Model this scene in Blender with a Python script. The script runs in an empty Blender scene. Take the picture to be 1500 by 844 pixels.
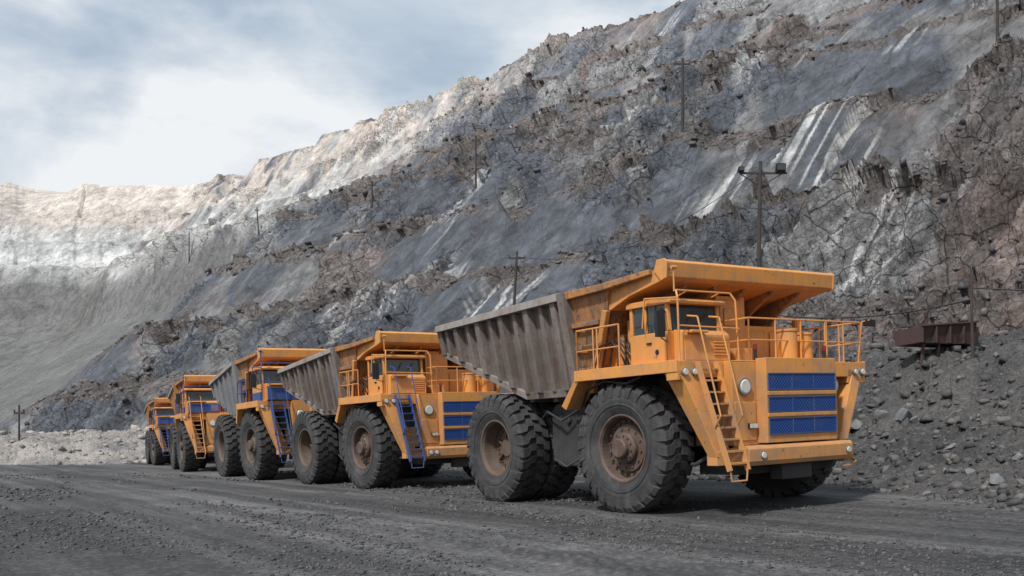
import bpy, bmesh, math, random
import numpy as np
from mathutils import Vector, Matrix
random.seed(7); rng=np.random.RandomState(11)
scene=bpy.context.scene
F=1370.0; CX=750.0; HY=657.0; CH=1.5
COL=scene.collection

# ---------------------------------------------------------------- node helpers
def mk(name):
    m=bpy.data.materials.new(name); m.use_nodes=True
    nt=m.node_tree; b=nt.nodes['Principled BSDF']
    return m,nt,b
def L(nt,a,b): nt.links.new(a,b)
def noise(nt,vec,scale,detail=5,rough=0.6,dist=0.0):
    n=nt.nodes.new('ShaderNodeTexNoise'); n.inputs['Scale'].default_value=scale
    n.inputs['Detail'].default_value=detail; n.inputs['Roughness'].default_value=rough
    n.inputs['Distortion'].default_value=dist
    if vec is not None: L(nt,vec,n.inputs['Vector'])
    return n.outputs['Fac']
def ramp(nt,fac,stops):
    r=nt.nodes.new('ShaderNodeValToRGB'); L(nt,fac,r.inputs['Fac'])
    e=r.color_ramp.elements
    while len(e)<len(stops): e.new(0.5)
    for i,(p,c) in enumerate(stops):
        e[i].position=p
        e[i].color=(c,c,c,1) if isinstance(c,(int,float)) else (c[0],c[1],c[2],1)
    return r.outputs['Color']
def mix(nt,fac,a,b,mode='MIX'):
    n=nt.nodes.new('ShaderNodeMix'); n.data_type='RGBA'; n.blend_type=mode
    if isinstance(fac,(int,float)): n.inputs[0].default_value=fac
    else: L(nt,fac,n.inputs[0])
    for i,v in ((6,a),(7,b)):
        if isinstance(v,(tuple,list)): n.inputs[i].default_value=(v[0],v[1],v[2],1)
        else: L(nt,v,n.inputs[i])
    return n.outputs[2]
def bump(nt,b,h,strength,dist,prev=None):
    n=nt.nodes.new('ShaderNodeBump'); n.inputs['Distance'].default_value=dist
    if isinstance(strength,(int,float)): n.inputs['Strength'].default_value=strength
    else: L(nt,strength,n.inputs['Strength'])
    L(nt,h,n.inputs['Height'])
    if prev is not None: L(nt,prev,n.inputs['Normal'])
    L(nt,n.outputs[0],b.inputs['Normal']); return n.outputs[0]
def mapping(nt,vec,scale,rot=(0,0,0)):
    n=nt.nodes.new('ShaderNodeMapping'); n.inputs['Scale'].default_value=scale
    n.inputs['Rotation'].default_value=rot; L(nt,vec,n.inputs['Vector']); return n.outputs[0]

def worn(name,base,dirt,rough=0.5,metal=0.0,amount=0.5,scale=1.3,bumpd=0.004,lowdirt=True,chips=None,chipr=(0.655,0.69)):
    m,nt,b=mk(name)
    tc=nt.nodes.new('ShaderNodeTexCoord').outputs['Object']
    n1=noise(nt,tc,scale,6,0.65)
    f=ramp(nt,n1,[(0.42,0.0),(0.72,1.0)])
    st=noise(nt,mapping(nt,tc,(5,5,0.5)),1.6,5,0.6)
    f2=ramp(nt,st,[(0.5,0.0),(0.75,1.0)])
    fm=mix(nt,0.5,f,f2,'ADD')
    if lowdirt:
        sp=nt.nodes.new('ShaderNodeSeparateXYZ'); L(nt,tc,sp.inputs[0])
        mr=nt.nodes.new('ShaderNodeMapRange'); L(nt,sp.outputs[2],mr.inputs[0])
        mr.inputs[1].default_value=0.6; mr.inputs[2].default_value=3.6; mr.inputs[3].default_value=0.55; mr.inputs[4].default_value=0.05
        fm=mix(nt,1.0,fm,mr.outputs[0],'ADD')
    k=nt.nodes.new('ShaderNodeMath'); k.operation='MULTIPLY'; k.use_clamp=True
    L(nt,fm,k.inputs[0]); k.inputs[1].default_value=amount
    c=mix(nt,k.outputs[0],base,dirt)
    if chips:
        n3=noise(nt,tc,7,8,0.72)
        cf=ramp(nt,n3,[(chipr[0],0.0),(chipr[1],1.0)])
        c=mix(nt,cf,c,chips)
    L(nt,c,b.inputs['Base Color'])
    rr=nt.nodes.new('ShaderNodeMapRange'); L(nt,k.outputs[0],rr.inputs[0]); rr.inputs[3].default_value=rough; rr.inputs[4].default_value=0.9
    L(nt,rr.outputs[0],b.inputs['Roughness']); b.inputs['Metallic'].default_value=metal
    bump(nt,b,noise(nt,tc,14,4),0.35,bumpd)
    return m
ORANGE=worn('orange_paint',(0.72,0.30,0.062),(0.34,0.215,0.13),0.45,amount=0.72,chips=(0.15,0.075,0.04),chipr=(.62,.67))
ORANGE_OLD_SHADED=worn('old_shaded_orange_paint',(0.47,0.20,0.055),(0.17,0.115,0.08),0.6,amount=1.15,scale=0.9,chips=(0.11,0.06,0.04),chipr=(.52,.64))  # old rusty paint, base also darkened to hold the shade of the body front
BLUE=worn('blue_paint',(0.018,0.065,0.25),(0.12,0.12,0.13),0.45,amount=0.4)
BODY=worn('scraped_steel',(0.130,0.108,0.096),(0.24,0.21,0.19),0.65,amount=0.95,scale=0.7,lowdirt=False,chips=(0.16,0.068,0.032),chipr=(.53,.66),bumpd=0.015)
BODYB=worn('bluish_steel',(0.19,0.20,0.22),(0.27,0.26,0.25),0.6,amount=0.8,scale=0.7,lowdirt=False,chips=(0.14,0.08,0.05),chipr=(.56,.68),bumpd=0.015)
BODYRIM=worn('scraped_rim_steel',(0.29,0.265,0.245),(0.16,0.10,0.07),0.6,amount=0.8,lowdirt=False)
DARK=worn('dark_chassis_paint',(0.020,0.020,0.023),(0.055,0.052,0.05),0.75,amount=0.8)
RIM=worn('rusty_rim',(0.095,0.060,0.044),(0.15,0.125,0.11),0.65,amount=0.7,scale=3,lowdirt=False,chips=(0.26,0.13,0.045))
RIMY=worn('dusty_brown_rim',(0.11,0.070,0.045),(0.13,0.11,0.098),0.7,amount=0.8,scale=3,lowdirt=False,chips=(0.07,0.045,0.03))
TYRE=worn('dusty_rubber',(0.030,0.030,0.032),(0.105,0.10,0.098),0.8,amount=0.7,scale=1.6,bumpd=0.008,lowdirt=False)
RUST=worn('rusty_steel',(0.075,0.038,0.032),(0.040,0.037,0.039),0.85,amount=0.8,lowdirt=False)
WOOD=worn('weathered_wood',(0.04,0.033,0.030),(0.08,0.072,0.068),0.9,amount=0.7,lowdirt=False)
def plain(name,c,rough=0.5,metal=0.0,spec=0.5):
    m,nt,b=mk(name); tc=nt.nodes.new('ShaderNodeTexCoord').outputs['Object']
    n=noise(nt,tc,4,4); cc=mix(nt,n,tuple(x*0.8 for x in c),tuple(min(1,x*1.15) for x in c))
    L(nt,cc,b.inputs['Base Color']); b.inputs['Roughness'].default_value=rough; b.inputs['Metallic'].default_value=metal
    return m
BLACK=plain('black_plastic',(0.015,0.015,0.016),0.5)
GLASS=plain('tinted_glass',(0.035,0.045,0.052),0.06)
LENS=plain('headlight_lens',(0.62,0.62,0.56),0.12)
CHROME=plain('headlight_ring',(0.35,0.35,0.35),0.3,0.7)
REDL=plain('red_beacon',(0.16,0.015,0.012),0.25)
def grille_mat():
    m,nt,b=mk('blue_radiator_mesh'); tc=nt.nodes.new('ShaderNodeTexCoord').outputs['Object']
    ch=nt.nodes.new('ShaderNodeTexChecker'); ch.inputs['Scale'].default_value=22
    L(nt,tc,ch.inputs['Vector'])
    ch.inputs[1].default_value=(0.020,0.090,0.36,1); ch.inputs[2].default_value=(0.004,0.014,0.06,1)
    L(nt,mix(nt,ramp(nt,noise(nt,tc,2.5),[(0.5,0.0),(0.8,0.5)]),ch.outputs[0],(0.08,0.09,0.12)),b.inputs['Base Color'])
    b.inputs['Roughness'].default_value=0.5; return m
GRILLE=grille_mat()

# ---------------------------------------------------------------- mesh builder
class MB:
    def __init__(s): s.v=[]; s.f=[]; s.m=[]
    def add(s,vs,fs,mi=0):
        o=len(s.v); s.v+= [tuple(p) for p in vs]; s.f+=[tuple(i+o for i in f) for f in fs]; s.m+=[mi]*len(fs)
    def hexa(s,p,mi=0):
        s.add(p,[(0,1,2,3),(7,6,5,4),(0,4,5,1),(1,5,6,2),(2,6,7,3),(3,7,4,0)],mi)
    def box(s,x0,x1,y0,y1,z0,z1,mi=0):
        s.hexa([(x0,y0,z0),(x1,y0,z0),(x1,y1,z0),(x0,y1,z0),(x0,y0,z1),(x1,y0,z1),(x1,y1,z1),(x0,y1,z1)],mi)
    def prism(s,prof,fn0,fn1,mi=0):
        n=len(prof)
        a=[(x,fn0(x,z),z) for x,z in prof]; b=[(x,fn1(x,z),z) for x,z in prof]
        s.add(a+b,[tuple(range(n)),tuple(range(2*n-1,n-1,-1))]+[(i,(i+1)%n,(i+1)%n+n,i+n) for i in range(n)],mi)
    def cyl(s,p0,p1,r,seg=10,r2=None,mi=0):
        p0=Vector(p0);p1=Vector(p1); d=(p1-p0).normalized()
        a=d.orthogonal().normalized(); b=d.cross(a); r2=r if r2 is None else r2
        vs=[]
        for p,rr in ((p0,r),(p1,r2)):
            for i in range(seg):
                t=2*math.pi*i/seg; vs.append(p+a*math.cos(t)*rr+b*math.sin(t)*rr)
        fs=[(i,(i+1)%seg,(i+1)%seg+seg,i+seg) for i in range(seg)]+[tuple(range(seg-1,-1,-1)),tuple(range(seg,2*seg))]
        s.add(vs,fs,mi)
    def tube(s,pts,r,seg=6,mi=0):
        for a,b in zip(pts[:-1],pts[1:]): s.cyl(a,b,r,seg,mi=mi)
    def beam(s,p0,p1,w,h,mi=0,side=(0,1,0)):
        p0=Vector(p0);p1=Vector(p1);d=(p1-p0).normalized(); sd=Vector(side); sd=(sd-d*sd.dot(d)).normalized(); up=d.cross(sd)
        q=[]
        for p in (p0,p1):
            for a,b in ((-1,-1),(1,-1),(1,1),(-1,1)): q.append(p+sd*a*w/2+up*b*h/2)
        s.hexa(q,mi)
    def lathe(s,prof,seg=48,mi=0):
        n=len(prof); vs=[]
        for i in range(seg):
            t=2*math.pi*i/seg
            for r,y in prof: vs.append((r*math.cos(t),y,r*math.sin(t)))
        fs=[]
        for i in range(seg):
            for j in range(n-1):
                k=j+1; fs.append((i*n+j,i*n+k,((i+1)%seg)*n+k,((i+1)%seg)*n+j))
        s.add(vs,fs,mi)
    def mesh(s,name,mats,smooth=False):
        me=bpy.data.meshes.new(name); me.from_pydata(s.v,[],s.f)
        bm=bmesh.new(); bm.from_mesh(me); bmesh.ops.recalc_face_normals(bm,faces=bm.faces); bm.to_mesh(me); bm.free()
        for m in mats: me.materials.append(m)
        me.polygons.foreach_set('material_index',s.m)
        me.update(); return me
def obj(name,me,parent=None,bevel=0.0,loc=None,rot=None):
    o=bpy.data.objects.new(name,me); COL.objects.link(o)
    if parent is not None: o.parent=parent
    if loc: o.location=loc
    if rot: o.rotation_euler=rot
    if bevel>0:
        md=o.modifiers.new('bevel','BEVEL'); md.width=bevel; md.segments=2; md.limit_method='ANGLE'; md.angle_limit=math.radians(40)
    return o

# ---------------------------------------------------------------- noise (numpy)
def h2(ix,iy,seed):
    ix=ix.astype(np.int64).astype(np.uint32); iy=iy.astype(np.int64).astype(np.uint32)
    n=ix*np.uint32(374761393)+iy*np.uint32(668265263)+np.uint32((seed*2246822519)&0xffffffff)
    n=(n^(n>>np.uint32(13)))*np.uint32(1274126177); n=n^(n>>np.uint32(16))
    n=n*np.uint32(2246822519); n=n^(n>>np.uint32(15))
    return n.astype(np.float64)/4294967295.0
def vn(x,y,seed=0):
    ix=np.floor(x);iy=np.floor(y);fx=x-ix;fy=y-iy
    fx=fx*fx*(3-2*fx);fy=fy*fy*(3-2*fy)
    a=h2(ix,iy,seed);b=h2(ix+1,iy,seed);c=h2(ix,iy+1,seed);d=h2(ix+1,iy+1,seed)
    return (a*(1-fx)+b*fx)*(1-fy)+(c*(1-fx)+d*fx)*fy
def fbm(x,y,o=4,seed=0):
    s=np.zeros_like(x);a=0.5;t=0
    for i in range(o):
        s+=a*vn(x,y,seed+i*17); t+=a; a*=0.5; x=x*2.03+13.1; y=y*2.03+7.7
    return s/t
def facet(x,y,seed,tilt=0.7,cell=False):
    ix=np.floor(x);iy=np.floor(y)
    best=np.full(x.shape,1e9); val=np.zeros_like(x); cv=np.zeros_like(x)
    for dx in (-1,0,1):
        for dy in (-1,0,1):
            cx=ix+dx;cy=iy+dy
            px=cx+h2(cx,cy,seed);py=cy+h2(cx,cy,seed+1)
            ex=x-px;ey=y-py;d=ex*ex+ey*ey
            r=h2(cx,cy,seed+2)
            v=(r-0.5)*1.0+tilt*((h2(cx,cy,seed+3)-0.5)*2*ex+(h2(cx,cy,seed+4)-0.5)*2*ey)
            m=d<best; best=np.where(m,d,best); val=np.where(m,v,val); cv=np.where(m,r,cv)
    return cv if cell else val
def ss(a,b,x):
    t=np.clip((x-a)/(b-a),0,1); return t*t*(3-2*t)
QX,QY=0.697,0.717
PQ=[-500,61,64,71,78,86.5,95,97,107,113,122,130,132,140,150,158,166,173,181,187,199,206,260,1500]
PH=[0,0,1.5,11.5,15.0,25,26.0,28,41,44,55,56,58,67,69.5,70.5,82,85,96.5,98,115,117,120,130]
def footx(y): return np.interp(y,[-60,0,19.6,28,60,120,400],[14,12.2,10.7,10,-10.2,-48,-222])
def coords(x,y):
    q=QX*x+QY*y; t=-QY*x+QX*y
    q2=y-212-0.05*x+6*(vn(x/45,y*0,5)-.5)
    k=5.0; d=q-q2
    qe=np.maximum(q,q2)+np.where(np.abs(d)<k*2,(k*2-np.abs(d))**2/(8*k),0)
    return q,t,q2,qe
def bermdist(x,y):
    dR=(x-footx(y))*0.86
    dL=(y-86-0.03*x)+5*(fbm(x/9,y/9,3,50)-.5)
    dL=np.where(x<0,dL,-99)
    return np.maximum(dR+1.3*(fbm(x/4,y/4,3,51)-.5),dL)
def wallt(x,q,t,q2):
    return np.where(q2>q,x*1.0+37.0,t)
def slabco(t,qe):
    a=math.radians(34)
    return (t*math.cos(a)+qe*math.sin(a)), (-t*math.sin(a)+qe*math.cos(a))
def calmf(t,qe): return ss(0.46,0.57,fbm(t/28,qe/18,3,21))
def outcrop(t,qe): return ss(31,26,t+6*(fbm(t/5,qe/5,2,7)-.5))*ss(90,82,qe)*ss(60,64,qe)
def farmask(q,q2): return ss(-3,3,q2-q)
def height(x,y,detail=True):
    q,t,q2,qe=coords(x,y)
    w=qe+5*(fbm(t/55,qe/70,3,3)-.5)*ss(70,110,qe)+2.2*(fbm(t/16,qe/40,3,4)-.5)
    H=np.interp(w,PQ,PH)
    H=H+ss(170,206,qe)*(fbm(t/40,q/400,3,9)-.5)*10*ss(120,200,qe)*(1-.75*farmask(q,q2))
    far=np.maximum(ss(195,245,t),farmask(q,q2)*1.0)
    f=far*ss(66,54,H)
    H=H*(1-f)+f*np.clip((w-62)*0.62,0,62)
    bd=bermdist(x,y)
    hm=2.7+2.3*ss(75,32,y)
    r=np.clip(bd/8.5,0,1); B=hm*(r*0.55+0.45*ss(0,1,r))*(bd>0)
    B=B*(0.86+0.28*fbm(x/7,y/7,3,60)+0.5*ss(-30,-38,x)*(fbm(x/5,y/5,3,64)-.5))
    if detail:
        B=B+ss(0,2.5,bd)*(0.6*(fbm(x/1.6,y/1.6,4,61)-.5)+0.16*facet(x/0.6,y/0.6,62,.9)+0.08*facet(x/0.25,y/0.25,66,.9))
    Lr=(x-5.02)*0.839+(y-23.3)*0.545
    G=0.045*np.clip(Lr+3,0,9)*ss(8,17,y)
    if detail:
        u=(x*0.839+y*0.545); v=(x*0.545-y*0.839)
        act=ss(-3.2,-5.0,Lr)
        rut=fbm(u/0.8+0.6*vn(v/9,u*0,77),v/14,3,70)
        win=ss(.50,.70,fbm(u/2.6,v/14,2,78))
        G=G+act*(0.12*(rut-.5)+0.16*win*fbm(x/.3,y/.3,3,79)+0.12*(fbm(x/3.6,y/3.6,3,73)-.5)) +0.02*(fbm(x/.45,y/.45,3,71)-.5)
    base=np.where(bd>0,G+B,G)
    return np.where(H>base,H,base)
def walldisp(x,y):
    """block relief, pushed out along the wall normal"""
    q,t,q2,qe=coords(x,y); fm=farmask(q,q2)
    tw=wallt(x,q,t,q2)
    s1,s2=slabco(tw,qe)
    wx=(fbm(tw/4,qe/4,3,23)-.5); wy=(fbm(tw/4,qe/4,3,27)-.5)
    s1=s1+wx*1.6; s2=s2+wy*2.2
    rough=np.maximum(calmf(tw,qe),outcrop(t,qe))
    far=np.maximum(ss(195,245,t),fm*.95)
    H=height(x,y,False)
    D=2.6*facet(s1/10,s2/30,31,1.0)+(0.45+1.5*rough)*facet(s1/4.0,s2/9,35,1.2)+(0.08+1.0*rough)*facet(s1/1.9,s2/2.8,39,1.3)
    D+=(0.01+0.45*rough)*facet(s1/0.9,s2/1.1,43,1.3)+0.5*(fbm(tw/8,qe/8,4,47)-.5)
    D*=(1-0.95*far*ss(66,54,H))*(1-.55*fm)
    D*=ss(60,66,qe)*ss(0.5,3.0,H-4.5*(y<90))
    nx=np.where(q2>q,0.05,-QX)*0.66; ny=np.where(q2>q,-1.0,-QY)*0.66
    return D*nx,D*ny,D*0.74
def surf(x,y):
    z=height(x,y); dx,dy,dz=walldisp(x,y); return x+dx,y+dy,z+dz
def hit(px,py):
    D=np.arange(14,620,0.2); m=(px-CX)/F; e=(HY-py)/F
    h=height(D*m,D,False); i=np.where(h>CH+e*D)[0]
    if len(i)==0: return None
    d=D[i[0]]; return Vector((d*m,d,float(h[i[0]])))

# ---------------------------------------------------------------- terrain mesh
az=np.concatenate([np.radians(np.arange(-180,-36,4.0)),np.radians(np.linspace(-36,36,1080)),np.radians(np.arange(40,180,4.0))])
rr=np.concatenate([np.geomspace(1.0,9,24)[:-1],np.geomspace(9,34,190)[:-1],np.linspace(34,60,80)[:-1],np.geomspace(60,440,780)[:-1],np.geomspace(440,1500,22)])
A,R=np.meshgrid(az,rr,indexing='ij')
X=np.sin(A)*R; Y=np.cos(A)*R
Z=height(X.ravel(),Y.ravel()).reshape(X.shape)
BD=bermdist(X.ravel(),Y.ravel()).reshape(X.shape)
DX,DY,DZ=[a.reshape(X.shape) for a in walldisp(X.ravel(),Y.ravel())]
q,t,q2,qe=coords(X,Y)
fm=farmask(q,q2)[...,None]
tw=wallt(X,q,t,q2)
def c3(*c): return np.array(c)
slate=c3(.070,.078,.093); brown=c3(.122,.105,.100); grey=c3(.145,.145,.147); light=c3(.48,.48,.465); beige=c3(.56,.49,.43); scree=c3(.135,.134,.130); white=c3(.50,.495,.485)
f1=fbm(tw/30,qe/14,4,80)[...,None]; f2=fbm(tw/12,qe/16,4,84)[...,None]; f3=fbm(tw/3.0,qe/7,4,88)[...,None]
s1,s2=slabco(tw,qe); wx=(fbm(tw/4,qe/4,3,23)-.5); wy=(fbm(tw/4,qe/4,3,27)-.5); s1=s1+wx*1.6; s2=s2+wy*2.2
cell=facet(s1/4.0,s2/9,35,cell=True)[...,None]; cell2=facet(s1/1.9,s2/2.8,39,cell=True)[...,None]
rough=np.maximum(calmf(tw,qe),outcrop(t,qe))[...,None]
def lp(a,b,w): return a+(b-a)*w
C=lp(slate,brown,ss(.50,.61,f1+0.0014*(qe[...,None]-125)))
C=lp(C,grey,ss(.54,.66,f2))
C=C*(0.58+0.40*f3+(0.20+.25*rough)*cell+(0.12+.3*rough)*cell2)
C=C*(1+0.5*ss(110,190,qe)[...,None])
oc=outcrop(t,qe)[...,None]
C=lp(C,c3(.155,.122,.108)*(0.4+0.6*cell+0.6*cell2),oc)
sl=(height(X+.7*2,Y+.7*2,False)-height(X,Y,False))[...,None]
rub=ss(2.1,1.3,sl)*(qe[...,None]>62)*(1-.8*fm)
C=lp(C,c3(.140,.118,.108)*(0.5+0.8*f3)*(1+0.5*ss(110,190,qe)[...,None]),rub*0.85)
rough=np.maximum(rough,rub)
tt=t[...,None]; hh=Z[...,None]
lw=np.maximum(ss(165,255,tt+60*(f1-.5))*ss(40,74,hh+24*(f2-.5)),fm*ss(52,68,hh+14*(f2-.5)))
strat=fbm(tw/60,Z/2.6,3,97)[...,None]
C=lp(C,light*(0.45+0.5*f3+0.6*strat+.25*(cell2-.5)),lw*np.maximum(ss(.25,.5,f2),fm*.9)*0.92)  # pale far-left rock; its lighter colour also stands in for distance haze
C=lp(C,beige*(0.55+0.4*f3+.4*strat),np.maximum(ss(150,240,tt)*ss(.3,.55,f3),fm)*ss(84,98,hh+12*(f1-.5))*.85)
sc_=np.maximum(ss(195,245,tt),fm)*ss(70,56,hh+14*(f2-.5))
C=lp(C,scree*(0.7+0.6*f2),sc_*0.95)
rough=np.clip(rough*(1-.7*sc_)*(1-.6*fm),0,1)
vv=t+0.28*qe
st=fbm(vv/0.55,qe/36,3,92)[...,None]; rg=fbm(vv/9,qe/12,3,95)-0.08
def blob(t0,q0,rt,rq): return np.exp(-((t-t0)/rt)**2-((qe-q0)/rq)**2)
rg=rg+0.45*np.clip(blob(48,102,5,6)+blob(34,82,5,6)+blob(86,82,9,5)+blob(61,101,3,5)+blob(112,88,6,8),0,1)
sw=ss(.48,.64,st)*ss(.57,.72,rg[...,None])*ss(66,74,qe)[...,None]*(1-oc)*(1-lw)*(1-sc_)*ss(190,150,tt)
C=lp(C,white,sw*.7)
C=np.clip(C,0.02,0.8)
nA,nR=X.shape
V=np.stack([X+DX,Y+DY,Z+DZ],-1).reshape(-1,3)
idx=np.arange(nA*nR).reshape(nA,nR)
i2=np.vstack([idx,idx[:1]])
quads=np.stack([i2[:-1,:-1],i2[1:,:-1],i2[1:,1:],i2[:-1,1:]],-1).reshape(-1,4)
cls=np.where(BD<=0.0,0,np.where(qe>59.0,2,1))
cq=cls.ravel()[quads[:,0]]
Cf=np.concatenate([C.reshape(-1,3),np.clip(rough,0,1).reshape(-1,1)],1)
def submesh(name,fq,mat,color=True):
    used=np.unique(fq); remap=np.full(nA*nR,-1,dtype=np.int64); remap[used]=np.arange(len(used))
    fq=remap[fq]; vs=V[used]
    me=bpy.data.meshes.new(name)
    me.vertices.add(len(vs)); me.vertices.foreach_set('co',vs.ravel().astype(np.float32))
    me.loops.add(fq.size); me.loops.foreach_set('vertex_index',fq.ravel().astype(np.int32))
    me.polygons.add(len(fq)); me.polygons.foreach_set('loop_start',np.arange(0,fq.size,4,dtype=np.int32))
    me.update(calc_edges=True); me.validate()
    if color:
        ca=me.color_attributes.new('rock_colour','FLOAT_COLOR','POINT'); ca.data.foreach_set('color',Cf[used].ravel().astype(np.float32))
    me.materials.append(mat)
    o=bpy.data.objects.new(name,me); COL.objects.link(o); o['kind']='structure'
    return o
def rock_mat():
    m,nt,b=mk('quarry_rock'); pos=nt.nodes.new('ShaderNodeNewGeometry').outputs['Position']
    at=nt.nodes.new('ShaderNodeVertexColor'); at.layer_name='rock_colour'; RG=at.outputs['Alpha']
    def rng_(a,bb):
        r=nt.nodes.new('ShaderNodeMapRange'); L(nt,RG,r.inputs[0]); r.inputs[3].default_value=a; r.inputs[4].default_value=bb; return r.outputs[0]
    sp=nt.nodes.new('ShaderNodeSeparateXYZ'); L(nt,pos,sp.inputs[0])
    fr=nt.nodes.new('ShaderNodeMapRange'); L(nt,sp.outputs[1],fr.inputs[0]); fr.inputs[1].default_value=190; fr.inputs[2].default_value=260; fr.inputs[3].default_value=0.65; fr.inputs[4].default_value=0.0
    rm=mapping(nt,pos,(1,1,1),(0,0,math.radians(-44)))
    rm2=mapping(nt,rm,(0.45,1.4,1.0),(0,math.radians(35),0))
    n1=noise(nt,rm2,0.32,10,0.68,0.3); n2=noise(nt,pos,1.5,7,0.72)
    sx=mapping(nt,rm,(1.0,0.5,1.0),(0,math.radians(38),0))
    n3=noise(nt,mapping(nt,sx,(0.10,0.6,1.6)),1.0,7,0.68,0.15)
    c=mix(nt,1.0,at.outputs[0],ramp(nt,n1,[(0.34,0.58),(0.5,1.0),(0.68,1.4)]),'MULTIPLY')
    c=mix(nt,fr.outputs[0],c,mix(nt,1.0,c,ramp(nt,n3,[(0.36,0.5),(0.5,1.0),(0.64,1.55)]),'MULTIPLY'))
    c=mix(nt,rng_(.3,.8),c,mix(nt,1.0,c,ramp(nt,n2,[(0.34,0.45),(0.5,1.0),(0.68,1.55)]),'MULTIPLY'))
    wn=nt.nodes.new('ShaderNodeTexNoise'); wn.inputs['Scale'].default_value=0.5; wn.inputs['Detail'].default_value=3; L(nt,rm2,wn.inputs['Vector'])
    va=nt.nodes.new('ShaderNodeVectorMath'); va.operation='MULTIPLY_ADD'; L(nt,wn.outputs['Color'],va.inputs[0]); va.inputs[1].default_value=(1.0,1.0,1.0); L(nt,rm2,va.inputs[2])
    p=None
    for sc,wd,k,lo in ((0.30,0.025,0.95,0.45),(1.1,0.05,0.75,0.12)):
        v=nt.nodes.new('ShaderNodeTexVoronoi'); v.feature='DISTANCE_TO_EDGE'; v.inputs['Scale'].default_value=sc; L(nt,va.outputs[0],v.inputs['Vector'])
        cr=ramp(nt,v.outputs[0],[(0.0,0.12),(wd,1.0)])
        c=mix(nt,rng_(lo,k),c,mix(nt,1.0,c,cr,'MULTIPLY'))
        p=bump(nt,b,cr,rng_(lo*.6,k*.6),0.1/sc,p)
    p=bump(nt,b,n1,0.45,1.3,p)
    p=bump(nt,b,n3,0.2,0.4,p)
    p=bump(nt,b,n2,rng_(.28,.9),0.5,p)
    L(nt,c,b.inputs['Base Color']); b.inputs['Roughness'].default_value=0.72
    return m
def gravel_mat(name,c1,c2,sc,bd,tint,bands=False,leftlight=None):
    m,nt,b=mk(name); pos=nt.nodes.new('ShaderNodeNewGeometry').outputs['Position']
    n1=noise(nt,pos,0.35*sc,6,0.6); n2=noise(nt,pos,7*sc,6,0.75)
    v=nt.nodes.new('ShaderNodeTexVoronoi'); v.inputs['Scale'].default_value=11*sc; L(nt,pos,v.inputs['Vector'])
    v2=nt.nodes.new('ShaderNodeTexVoronoi'); v2.inputs['Scale'].default_value=4*sc; L(nt,pos,v2.inputs['Vector'])
    c=mix(nt,ramp(nt,n1,[(0.38,0.0),(0.62,1.0)]),c1,c2)
    if bands:
        rp=mapping(nt,pos,(1,1,1),(0,0,math.radians(-33)))
        nb=noise(nt,mapping(nt,rp,(0.9,0.03,1.0)),1.0,6,0.62)
        c=mix(nt,1.0,c,ramp(nt,nb,[(0.36,0.5),(0.5,1.0),(0.62,1.75)]),'MULTIPLY')
        nb2=noise(nt,mapping(nt,rp,(0.22,0.012,1.0)),1.0,3,0.5)
        c=mix(nt,1.0,c,ramp(nt,nb2,[(0.40,0.65),(0.60,1.35)]),'MULTIPLY')
    c=mix(nt,1.0,c,ramp(nt,n2,[(0.3,0.5),(0.5,1.0),(0.7,1.7)]),'MULTIPLY')
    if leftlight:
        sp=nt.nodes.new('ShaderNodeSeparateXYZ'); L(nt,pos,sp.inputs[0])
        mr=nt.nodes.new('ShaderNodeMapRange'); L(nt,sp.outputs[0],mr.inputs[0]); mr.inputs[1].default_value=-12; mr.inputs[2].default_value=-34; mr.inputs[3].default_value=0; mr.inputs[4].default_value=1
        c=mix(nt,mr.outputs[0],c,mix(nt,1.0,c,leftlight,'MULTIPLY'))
    sv=nt.nodes.new('ShaderNodeSeparateColor'); L(nt,v.outputs['Color'],sv.inputs[0])
    c=mix(nt,ramp(nt,sv.outputs[0],[(0.78,0.0),(0.95,0.4)]),c,tint)
    c=mix(nt,0.6,c,ramp(nt,v.outputs['Distance'],[(0.2,1.15),(0.75,0.55)]),'MULTIPLY')
    L(nt,c,b.inputs['Base Color']); b.inputs['Roughness'].default_value=0.88
    p=bump(nt,b,n2,0.9,0.04*bd)
    inv=ramp(nt,v.outputs['Distance'],[(0.0,1.0),(0.7,0.0)])
    p=bump(nt,b,inv,0.6,0.025*bd,p)
    p=bump(nt,b,ramp(nt,v2.outputs['Distance'],[(0.0,1.0),(0.7,0.0)]),0.3,0.05*bd,p)
    return m
ROCK=rock_mat()
GROUND=gravel_mat('crushed_rock_ground',(0.056,0.055,0.056),(0.092,0.089,0.088),1.0,1.1,(0.14,0.136,0.132),bands=True)
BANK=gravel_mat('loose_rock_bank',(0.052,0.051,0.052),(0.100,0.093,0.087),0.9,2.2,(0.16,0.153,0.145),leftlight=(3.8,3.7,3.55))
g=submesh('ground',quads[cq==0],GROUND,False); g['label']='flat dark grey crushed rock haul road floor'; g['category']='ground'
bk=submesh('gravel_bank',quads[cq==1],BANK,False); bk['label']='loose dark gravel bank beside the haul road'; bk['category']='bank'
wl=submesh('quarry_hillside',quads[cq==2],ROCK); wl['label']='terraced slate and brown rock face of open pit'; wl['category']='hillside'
del A,R,f1,f2,f3,C,Cf,st,rg,sw,cell,cell2

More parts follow.
